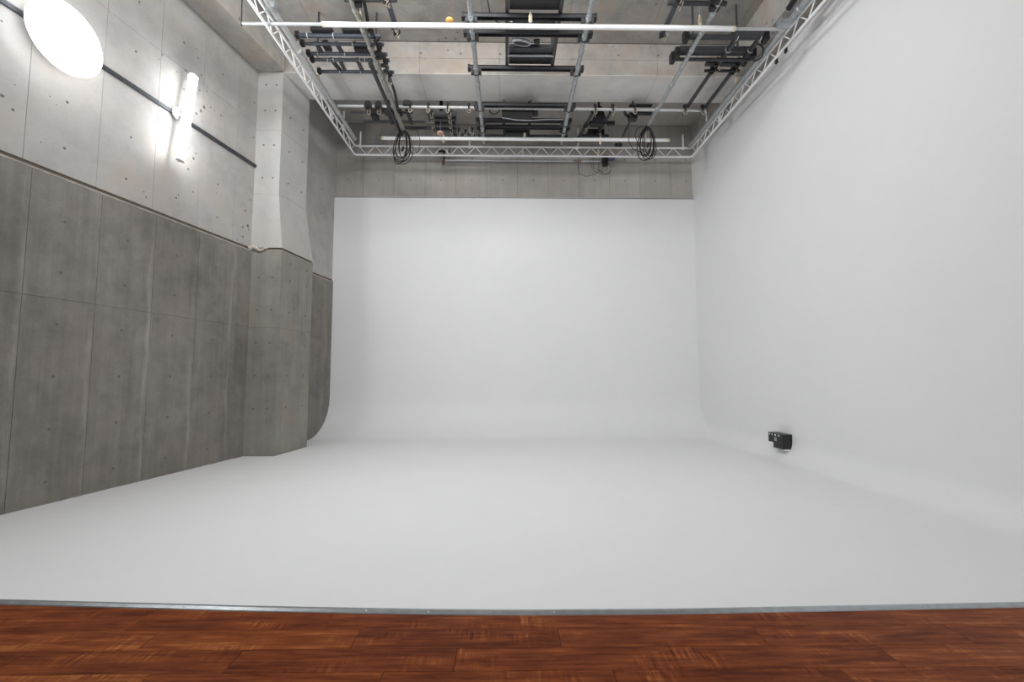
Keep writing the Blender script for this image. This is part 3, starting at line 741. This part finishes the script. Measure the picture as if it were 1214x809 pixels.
mb = MB(); mb.tube([(-0.1, 10.95, 8.14), (0.25, 10.9, 8.05), (0.6, 10.9, 8.04), (1.0, 10.95, 8.10), (1.45, 11.0, 8.13)], 0.012, 6); part('sagging_cable', mb, 'grey_cable', w2)

# ================================================================== LEFT AND RIGHT PIPE GRIDS
gl = thing('pipe_grid', 'blue grey pipe grid with black lamp heads beside the left truss', 'pipe grid', (-3.3, 8.9, 8.28), 'pipe grids beside the truss')
def gtube(t, p, q, r, mat='blue_steel', nm='grid_pipe', n=10):
    mb = MB(); mb.tube([p, q], r, n); return part(nm, mb, mat, t)
def ringmark(t, p, axis, r):
    mb = MB(); mb.torus(p, axis, r + 0.006, 0.010, 12, 5); part('band_clip', mb, 'galv_light', t)
rows_ = [(8.42, 0.045), (8.64, 0.034), (8.92, 0.036), (9.10, 0.034), (9.47, 0.034)]
for Y, r in rows_:
    gtube(gl, (-4.05, Y, 8.28), (-2.44, Y, 8.28), r)
    mb = MB(); mb.cbox((-4.05, Y, 8.29), (0.07, 0.10, 0.10)); part('end_clamp', mb, 'black', gl, smooth=False)
    mb = MB(); mb.cbox((-2.5, Y, 8.25), (0.05, 0.07, 0.10)); part('end_clamp', mb, 'black', gl, smooth=False)
for Y, r, xs in ((8.42, .045, (-3.85, -3.35)), (8.64, .034, (-3.05, -2.62)), (8.92, .036, (-3.85, -3.3)), (9.10, .034, (-3.72, -3.6, -3.05, -2.95, -2.75)), (9.47, .034, (-3.6, -3.15, -2.86))):
    for x in xs: ringmark(gl, (x, Y, 8.28), (1, 0, 0), r)
for x0_, y0_, x1_, y1_ in ((-3.78, 8.64, -3.78, 8.92), (-3.38, 8.64, -3.36, 8.92), (-3.66, 9.10, -3.60, 9.47), (-3.48, 9.10, -3.50, 9.47), (-3.12, 9.1, -3.12, 9.47), (-2.86, 9.1, -2.86, 9.47), (-3.02, 8.64, -3.02, 8.92), (-2.62, 8.64, -2.6, 8.92)):
    mb = MB(); mb.bar((x0_, y0_, 8.30), (x1_, y1_, 8.30), 0.06, 0.07); part('link_bar', mb, 'dark_steel', gl, smooth=False)
def lamp_head(t, c, w, l, h, mat='black'):
    x, y, z = c; mb = MB(); poly = [(-.5, 0), (.5, 0), (.5, .55), (.36, .9), (.18, 1), (-.18, 1), (-.36, .9), (-.5, .55)]
    mb.rings([[(x + a*w, y - l/2, z + b*h) for a, b in poly], [(x + a*w, y + l/2, z + b*h) for a, b in poly]]); return part('lamp_head', mb, mat, t, smooth=False)
for x in (-3.55, -2.95): lamp_head(gl, (x, 8.36, 8.30), 0.40, 0.14, 0.15)
lamp_head(gl, (-2.86, 8.76, 8.22), 0.38, 0.12, 0.10)
lamp_head(gl, (-3.62, 8.78, 8.30), 0.14, 0.2, 0.10)
for x in (-3.9, -2.7):
    mb = MB(); mb.tube([(x, 9.0, 8.28), (x, 9.0, ZS)], 0.02, 8); part('hanger_rod', mb, 'dark_steel', gl)

grr = thing('pipe_grid', 'dark pipe grid with long pipes beside the right truss', 'pipe grid', (4.2, 8.8, 8.2), 'pipe grids beside the truss')
gtube(grr, (3.45, 8.25, 8.2), (5.02, 8.25, 8.2), 0.05, 'dark_steel')
gtube(grr, (4.35, 8.2, 8.26), (4.92, 8.2, 8.26), 0.095, 'dark_steel', 'thick_sleeve', 14)
mb = MB(); mb.bar((3.5, 8.70, 8.26), (5.0, 8.70, 8.26), 0.15, 0.10); part('grid_bar', mb, 'dark_steel', grr, smooth=False)
gtube(grr, (3.42, 8.82, 8.16), (5.0, 8.82, 8.16), 0.035, 'dark_steel')
for x, Y in ((3.46, 8.25), (3.46, 8.70), (3.42, 8.84), (5.0, 8.25), (5.0, 8.70)):
    mb = MB(); mb.cbox((x, Y, 8.2), (0.09, 0.15, 0.18)); part('end_clamp', mb, 'black', grr, smooth=False)
for x in (4.45, 4.9):
    mb = MB(); mb.bar((x, 8.3, 8.2), (x, 8.95, 8.2), 0.07, 0.07); part('link_bar', mb, 'dark_steel', grr, smooth=False)
    ringmark(grr, (x, 8.25, 8.24), (1, 0, 0), 0.09); ringmark(grr, (x, 8.6, 8.2), (0, 1, 0), 0.045)
mb = MB(); mb.bar((4.2, 9.05, 8.24), (5.05, 9.05, 8.24), 0.10, 0.06); part('grid_bar', mb, 'black', grr, smooth=False)
gtube(grr, (4.25, 9.22, 8.2), (5.0, 9.22, 8.2), 0.03, 'black')
for x, xe in ((4.45, 4.47), (4.90, 4.92)):
    gtube(grr, (x, 8.95, 8.26), (xe, 10.75, 8.30), 0.045, 'dark_steel', 'long_pipe')
    for yy in (9.05, 9.2, 9.32): clamp(grr, (x, yy, 8.26), math.pi/2)
mb = MB(); mb.torus((5.0, 8.55, 8.12), (0.8, 0.3, 0.4), 0.14, 0.016, 18, 6); part('cable_loop', mb, 'cable', grr)
for x in (3.8, 4.7):
    mb = MB(); mb.tube([(x, 8.7, 8.26), (x, 8.7, ZS)], 0.02, 8); part('hanger_rod', mb, 'dark_steel', grr)

# short cross brackets at the top of the frame beside the outer pipes
def top_bracket(label, x_pipe, x_far, dx, zz_):
    t = thing('cross_bracket', label, 'bracket', ((x_pipe + x_far)/2, 7.3, 8.12), 'clamp brackets on the outer pipes')
    for Y, z in ((7.22, 8.22), (7.38, 8.13)):
        gtube(t, (x_pipe - dx*0.2, Y, z), (x_far + dx*0.18, Y, z), 0.04, 'dark_steel', 'bracket_tube')
    mb = MB(); mb.bar((x_far, 6.4, 8.2), (x_far, 8.18, 8.2), 0.075, 0.075); part('drop_pipe', mb, 'blue_steel', t, smooth=False)
    for Y in (7.3, 7.42, 8.02, 8.16): clamp(t, (x_far, Y, 8.17), math.pi/2, 0.9)
    for Y in (7.25, 7.4):
        mb = MB(); mb.cbox((x_pipe, Y, 8.12), (0.16, 0.10, 0.18)); part('saddle_clamp', mb, 'black', t, smooth=False)
    mb = MB(); mb.tube([((x_pipe + x_far)/2, 7.25, 8.2), ((x_pipe + x_far)/2, 7.25, ZS)], 0.015, 6); part('hanger_rod', mb, 'dark_steel', t)
    return t
top_bracket('dark clamp bracket between stained pipe and short drop pipe at top left', -2.57, -2.06, 1, 0)
top_bracket('dark clamp bracket beside the overhead pipe nearest the right truss, at picture top', 3.62, 2.98, -1, 0)

# cable bundle sagging beside the stained pipe
mb = MB(); pts = [(-2.42, 6.2, 8.12), (-2.43, 7.3, 8.13)] + [tuple(at_z(x, y, 8.12)) for x, y in ((437, 30), (447, 51), (455, 72), (459, 84))] + [(-2.52, 9.9, 8.1), (-2.6, 10.6, 8.04)]
mb.tube(pts, 0.03, 8)
cb2 = thing('cable_bundle', 'black cable bundle lashed along the stained overhead pipe', 'cable', (-2.5, 8.5, 8.1))
part('bundle', mb, 'cable', cb2)
rb = random.Random(5)
for i in range(15):
    Y = 7.9 + i * 0.115; x = -2.53 + rb.uniform(-0.05, 0.06)
    mb = MB(); mb.cbox((x, Y, 8.06 + rb.uniform(-.02, .03)), (0.06 + .05*rb.random(), 0.05, 0.06)); part('tie', mb, rb.choice(['cable', 'dark_steel', 'brass']), cb2, smooth=False)
# black cable along the right pipe
mb = MB(); mb.tube([(5.10, 5.6, 8.42), (5.09, 6.6, 8.34), (5.06, 7.2, 8.30), (5.05, 7.6, 8.24)], 0.05, 8)
solo('black_tube', mb, 'black', 'black sagging tube above the grey pipe at the right truss', 'tube', (5.08, 6.6, 8.3))

# ================================================================== CLUSTERS NEAR THE REAR WALL
rk = thing('clamp_rack', 'dark rack of stacked cross pipes with pale clamps behind clamp pipe', 'rack', (-1.6, 11.2, 8.25))
for i, (y_, xa, xb) in enumerate(((135, 506, 541), (141, 508, 541), (147, 512, 540), (154, 515, 541))):
    a = at_z(xa, y_, 8.28); b = at_z(xb, y_, 8.28); a.y = b.y = (a.y + b.y)/2
    mb = MB(); mb.bar(a, b, 0.10, 0.08); part('rack_bar', mb, 'dark_steel', rk, smooth=False)
    for x in (512 + 1.2*i, 533 + 0.8*i): clamp(rk, (at_z(x, y_, 8.28).x, a.y, 8.28), 0, 0.9)
for xp in (512, 535):
    a = at_z(xp, 130, 8.34); b = at_z(xp + 3, 158, 8.34); mb = MB(); mb.bar(a, b, 0.06, 0.06); part('rack_rail', mb, 'dark_steel', rk, smooth=False)
c = at_z(523, 136, 8.34); mb = MB(); mb.bar(c, (c.x, c.y, ZS), 0.08, 0.08); part('hanger_post', mb, 'black', rk, smooth=False)
for xp, yp in ((544, 156), (560, 156), (552, 158)): clamp(rk, at_z(xp, yp, 8.3), 0, 0.9)
mb = MB(); a = at_z(538, 160, 8.32); b = at_z(563, 160, 8.32); b.y = a.y; mb.bar(a, b, 0.06, 0.06); part('rack_bar', mb, 'dark_steel', rk, smooth=False)

lk = thing('lamp_cluster', 'black lamp heads clamped on pale cross pipe by the left truss', 'lamp', (-3.0, 10.7, 8.2))
for x in (438, 450):
    p = at_z(x, 127, 8.24); lamp_head(lk, (p.x, 10.68, 8.16), 0.17, 0.20, 0.16)
    clamp(lk, (p.x, 10.70, 8.2), 0, 1.1)
p = at_z(465, 131, 8.2); lamp_head(lk, (p.x, 10.85, 8.18), 0.42, 0.3, 0.16, 'dark_steel')
p = at_z(483, 122, 8.3); lamp_head(lk, (p.x, 10.62, 8.22), 0.2, 0.12, 0.12)
gtube(lk, (-3.9, 11.0, 8.28), (-2.35, 11.0, 8.28), 0.03, 'dark_steel', 'support_tube')
gtube(lk, (-3.7, 11.45, 8.30), (-2.1, 11.45, 8.30), 0.032, 'dark_steel', 'support_tube')
gtube(lk, (-2.75, 11.75, 8.30), (-2.0, 11.75, 8.30), 0.04, 'dark_steel', 'support_tube')
for x in (-2.95, -2.45): 
    mb = MB(); mb.bar((x, 10.7, 8.25), (x - 0.02, 11.5, 8.28), 0.07, 0.07); part('support_bar', mb, 'dark_steel', lk, smooth=False)
p = at_z(446, 140, 8.25); lamp_head(lk, (p.x, 11.1, 8.18), 0.16, 0.22, 0.2)
mb = MB(); mb.tube([(-2.95, 11.0, 8.28), (-2.95, 11.0, ZS)], 0.02, 8); part('hanger_rod', mb, 'dark_steel', lk)

bk = thing('pulley_bracket', 'black triangular pulley bracket with two slanting tubes near back wall', 'bracket', (2.35, 11.1, 8.2))
for (xa, ya), (xb, yb) in (((706, 128), (684, 168)), ((727, 129), (708, 160))):
    gtube(bk, at_z(xa, ya, 8.24), at_z(xb, yb, 8.24), 0.04, 'dark_steel', 'slanting_tube')
    for tt in (0.1, 0.5, 0.85):
        clamp(bk, at_z(xa, ya, 8.22).lerp(at_z(xb, yb, 8.22), tt), math.pi/2, 0.85)
a = at_z(711, 142, 8.35)
mb = MB(); mb.rings([[(a.x - 0.24, a.y, 8.22), (a.x + 0.22, a.y, 8.22), (a.x + 0.06, a.y, 8.72), (a.x - 0.06, a.y, 8.72)], [(a.x - 0.24, a.y + 0.14, 8.22), (a.x + 0.22, a.y + 0.14, 8.22), (a.x + 0.06, a.y + 0.14, 8.72), (a.x - 0.06, a.y + 0.14, 8.72)]]); part('triangle_plate', mb, 'black', bk, smooth=False)
mb = MB(); mb.bar((a.x - 0.35, a.y - 0.02, 8.24), (a.x + 0.38, a.y - 0.02, 8.24), 0.10, 0.08); part('cross_bar', mb, 'black', bk, smooth=False)
b = at_z(707, 160, 8.25); mb = MB(); mb.box((b.x - 0.24, b.y, 8.22), (b.x + 0.22, b.y + 0.2, 8.42)); part('pulley_case', mb, 'black', bk, smooth=False)
mb = MB(); mb.bar((b.x - 0.42, b.y - 0.03, 8.2), (b.x + 0.32, b.y - 0.03, 8.2), 0.07, 0.07); part('cross_bar', mb, 'dark_steel', bk, smooth=False)
mb = MB(); mb.tube([(a.x, a.y + .07, 8.7), (a.x, a.y + .07, ZS)], 0.03, 8); part('hanger_rod', mb, 'dark_steel', bk)

fm = thing('folded_lamp', 'black folded lamp hung on pale cross pipe near the right corner', 'lamp', (3.2, 10.8, 8.2))
a = at_z(746, 125, 8.34); b = at_z(774, 123.5, 8.34); b.y = a.y
mb = MB(); mb.bar(a, b, 0.10, 0.03); part('flat_plate', mb, 'black', fm, smooth=False)
a = at_z(753, 134, 8.2); b = at_z(773, 133, 8.2); b.y = a.y
mb = MB(); mb.bar(a, b, 0.10, 0.07); part('lamp_case', mb, 'black', fm, smooth=False)
mb = MB(); mb.tube([at_z(x, y, 8.2) for x, y in ((740, 131), (741, 135), (744, 138), (749, 140))], 0.035, 8); part('curved_arm', mb, 'black', fm)
mb = MB(); mb.tube([at_z(749, 140, 8.2), at_z(733, 172, 8.2)], 0.03, 8); part('slanting_tube', mb, 'dark_steel', fm)
p = at_z(750, 139, 8.18); mb = MB(); mb.cbox(p, (0.2, 0.16, 0.16)); part('joint_block', mb, 'black', fm, smooth=False)
p = at_z(733, 172, 8.2); mb = MB(); mb.cbox(p, (0.2, 0.08, 0.06)); part('foot_clamp', mb, 'black', fm, smooth=False)
mb = MB(); mb.tube([(3.15, 10.78, 8.34), (3.15, 10.86, ZB + 0.4)], 0.02, 8); part('hanger_rod', mb, 'dark_steel', fm)

# ================================================================== CABLE COILS
def coil(name, label, top, w, h, nloop, r, seed, mat='cable', tails=()):
    rr = random.Random(seed); top = Vector(top)
    t = thing(name, label, 'cable', top, 'hanging cable coils')
    for i in range(nloop):
        ww = w*(0.35 + 0.65*rr.random()); hh = h*(0.78 + 0.22*rr.random()); ox = (rr.random() - .5)*w*0.4; ang = rr.uniform(-0.9, 0.9)
        pts = []
        for k in range(22):
            a = 2*math.pi*k/22; x = math.sin(a)*ww/2; z = -hh/2 + math.cos(a)*hh/2
            x *= 0.72 + 0.4*(-z/hh)
            pts.append(top + Vector((x*math.cos(ang) + ox*(-z/hh), x*math.sin(ang)*0.6, z)))
        mb = MB(); mb.tube(pts, r*(0.8 + 0.4*rr.random()), 6, closed=True); part('cable_loop', mb, mat, t)
    mb = MB(); mb.cbox(top + Vector((0, 0, -0.03)), (0.07, 0.07, 0.12)); part('hook', mb, 'black', t, smooth=False)
    mb = MB(); mb.lathe(top + Vector((0.0, 0, -h*0.55)), (0.3, 0, 1), [(0.02, -0.06), (0.03, -0.05), (0.03, 0.05), (0.018, 0.07)], 10); part('plug', mb, 'black', t)
    for pts in tails:
        mb = MB(); mb.tube(pts, r*0.7, 6); part('tail', mb, mat, t)
    return t
coil('cable_coil', 'thin black cable coil hanging at the end of the stained overhead pipe', (-2.67, 11.42, 8.05), 0.56, 0.92, 7, 0.011, 2,
     tails=[[(-2.5, 11.3, 7.98), (-2.28, 11.3, 8.0), (-2.2, 11.3, 7.7), (-2.24, 11.3, 7.42), (-2.4, 11.3, 7.36), (-2.52, 11.3, 7.5)]])
coil('cable_coil', 'thick black cable coil hanging at the end of the right overhead pipe', (3.62, 11.15, 8.05), 0.66, 0.92, 6, 0.013, 9,
     tails=[[(3.1, 10.8, 8.2), (3.08, 10.95, 7.9), (3.08, 11.0, 7.6), (3.2, 11.05, 7.4), (3.45, 11.05, 7.3)], [(3.5, 11.05, 8.0), (3.32, 11.05, 7.95), (3.26, 11.05, 7.75), (3.35, 11.05, 7.5), (3.5, 11.05, 7.3)]])
sl = thing('small_lamp', 'small black lamp with dangling thin wires below the truss', 'lamp', (2.95, 12.95, 8.02))
mb = MB(); mb.cbox((2.92, 12.93, 8.0), (0.16, 0.12, 0.30)); part('clamp_body', mb, 'black', sl, smooth=False)
mb = MB(); mb.lathe((2.98, 12.93, 8.06), (1, -0.1, 0.05), [(0.05, 0), (0.07, 0.03), (0.075, 0.18), (0.06, 0.22)], 14); part('lamp_barrel', mb, 'purple', sl)
mb = MB(); mb.bar((2.62, 12.93, 8.14), (3.0, 12.93, 8.16), 0.05, 0.03); part('yoke', mb, 'black', sl, smooth=False)
for pts in ([(2.15, 8.15), (2.12, 7.8), (2.15, 7.6), (2.35, 7.52), (2.6, 7.58), (2.75, 7.7), (2.95, 7.85), (3.0, 7.95)], [(2.5, 8.1), (2.48, 7.9), (2.6, 7.68), (2.8, 7.6), (3.05, 7.62), (3.1, 7.8), (3.0, 7.95)], [(2.55, 8.12), (2.58, 7.8), (2.8, 7.65), (2.98, 7.72), (2.95, 7.92)], [(2.75, 8.05), (2.72, 7.72), (2.92, 7.58), (3.08, 7.66)]):
    mb = MB(); mb.tube([(x, 12.93, z) for x, z in pts], 0.007, 5); part('dangling_wire', mb, 'cable', sl)
mb = MB(); mb.tube([(2.92, 12.95, 8.1), (2.92, 12.95, ZS)], 0.004, 5); part('hanger_wire', mb, 'wire', sl)

# ================================================================== SUSPENSION WIRES WITH BEIGE FERRULES
def susp(label, x, y, z, top, fz=0.0):
    t = thing('suspension_wire', label, 'wire', (x, y, z), 'suspension wires with beige ferrules')
    mb = MB(); mb.tube([(x, y, z), (x, y, top)], 0.0035, 5); part('wire', mb, 'wire', t)
    mb = MB(); mb.lathe((x, y, z + fz), (0, 0, 1), [(0.02, 0), (0.034, 0.012), (0.034, 0.12), (0.018, 0.17), (0.006, 0.21)], 12); part('ferrule', mb, 'beige', t)
    mb = MB(); mb.torus((x, y, z + 0.0), (1, 0, 0), 0.05, 0.006, 14, 5); part('eye_loop', mb, 'wire', t)
def X1(px): return at_z(px, 28, ZA).x
susp('beige ferrule and wire on near white batten beside stained pipe', X1(426), 7.736, ZA + 0.05, ZS)
susp('beige ferrule and wire on near white batten at its middle', X1(629), 7.695, ZA + 0.05, ZS)
susp('beige ferrule and wire on near white batten beside the right overhead pipe', X1(833), 7.736, ZA + 0.05, ZS)
susp('beige ferrule and wire holding the left run of the truss', -4.16, 9.66, 8.22, ZS)
susp('beige ferrule and wire holding the right run of the truss', 5.2, 9.75, 8.22, ZB)
def X2(px): return at_z(px, 165, ZA).x
susp('beige ferrule and wire on the far white batten below the pink disc', X2(526), 11.65, ZA - 0.1, ZS)
susp('beige ferrule and wire at the middle of the far white batten', X2(622), 11.65, ZA + 0.04, ZS)
susp('beige ferrule and wire on the far white batten below the triangular bracket', X2(712), 11.65, ZA - 0.12, ZS)
susp('beige ferrule and wire on the far white batten inside the thick cable coil', X2(765), 11.62, ZA + 0.02, ZS)
susp('beige ferrule on the back truss under the pink disc', at_y(530, 178, YT).x, YT + 0.05, ZT0 + 0.04, ZS)
susp('beige ferrule on the back truss at its middle', at_y(620, 178, YT).x, YT + 0.05, ZT0 + 0.04, ZS)
susp('beige ferrule on the back truss above the small black lamp', at_y(710, 178, YT).x, YT + 0.05, ZT0 + 0.04, ZS)
# chain and wire at the ends of the near batten
t = thing('hanging_chain', 'small steel chain holding the left truss run at picture top', 'chain', (-4.2, 7.6, 8.2))
for i in range(14):
    mb = MB(); z = 8.24 + i*0.072
    mb.torus((-4.12, 7.6, z), (1, 0, 0) if i % 2 else (0, 1, 0), 0.026, 0.009, 10, 5); part('chain_link', mb, 'wire', t)
mb = MB(); mb.cbox((-4.13, 7.6, 8.18), (0.16, 0.1, 0.12)); part('shackle', mb, 'galv', t, smooth=False)
t = thing('hanging_wire', 'thin steel wire holding the right end of the near white batten', 'wire', (4.95, 7.62, 7.85))
mb = MB(); mb.tube([(4.93, 7.62, 7.85), (4.93, 7.62, ZS)], 0.005, 5); part('wire', mb, 'wire', t)
mb = MB(); mb.tube([(4.93, 7.62, 8.5), (4.93, 7.62, 8.72)], 0.012, 6); part('turnbuckle', mb, 'wire', t)
mb = MB(); mb.cbox((4.98, 7.62, 7.98), (0.22, 0.12, 0.10)); part('clamp', mb, 'galv', t, smooth=False)
# round tags on strings
def tag(label, p, mat, r, wiremat='red'):
    p = Vector(p); t = thing('round_tag', label, 'tag', p, 'round tags on strings')
    mb = MB(); mb.lathe(p - Vector((0, 0, 0.035)), (0, 0, 1), [(r*0.6, 0), (r*0.95, 0.012), (r, 0.035), (r*0.95, 0.058), (r*0.6, 0.07)], 18); part('disc', mb, mat, t)
    mb = MB(); mb.tube([p + Vector((0, 0, 0.03)), (p.x, p.y, ZS)], 0.006, 5); part('string', mb, wiremat, t)
tag('flat orange disc on a string above the near white batten', at_y(533, 24.5, 7.75), 'orange', 0.07)
tag('flat pink disc on a string above the far white batten', at_y(522, 158, 11.3), 'pink', 0.09, 'wire')
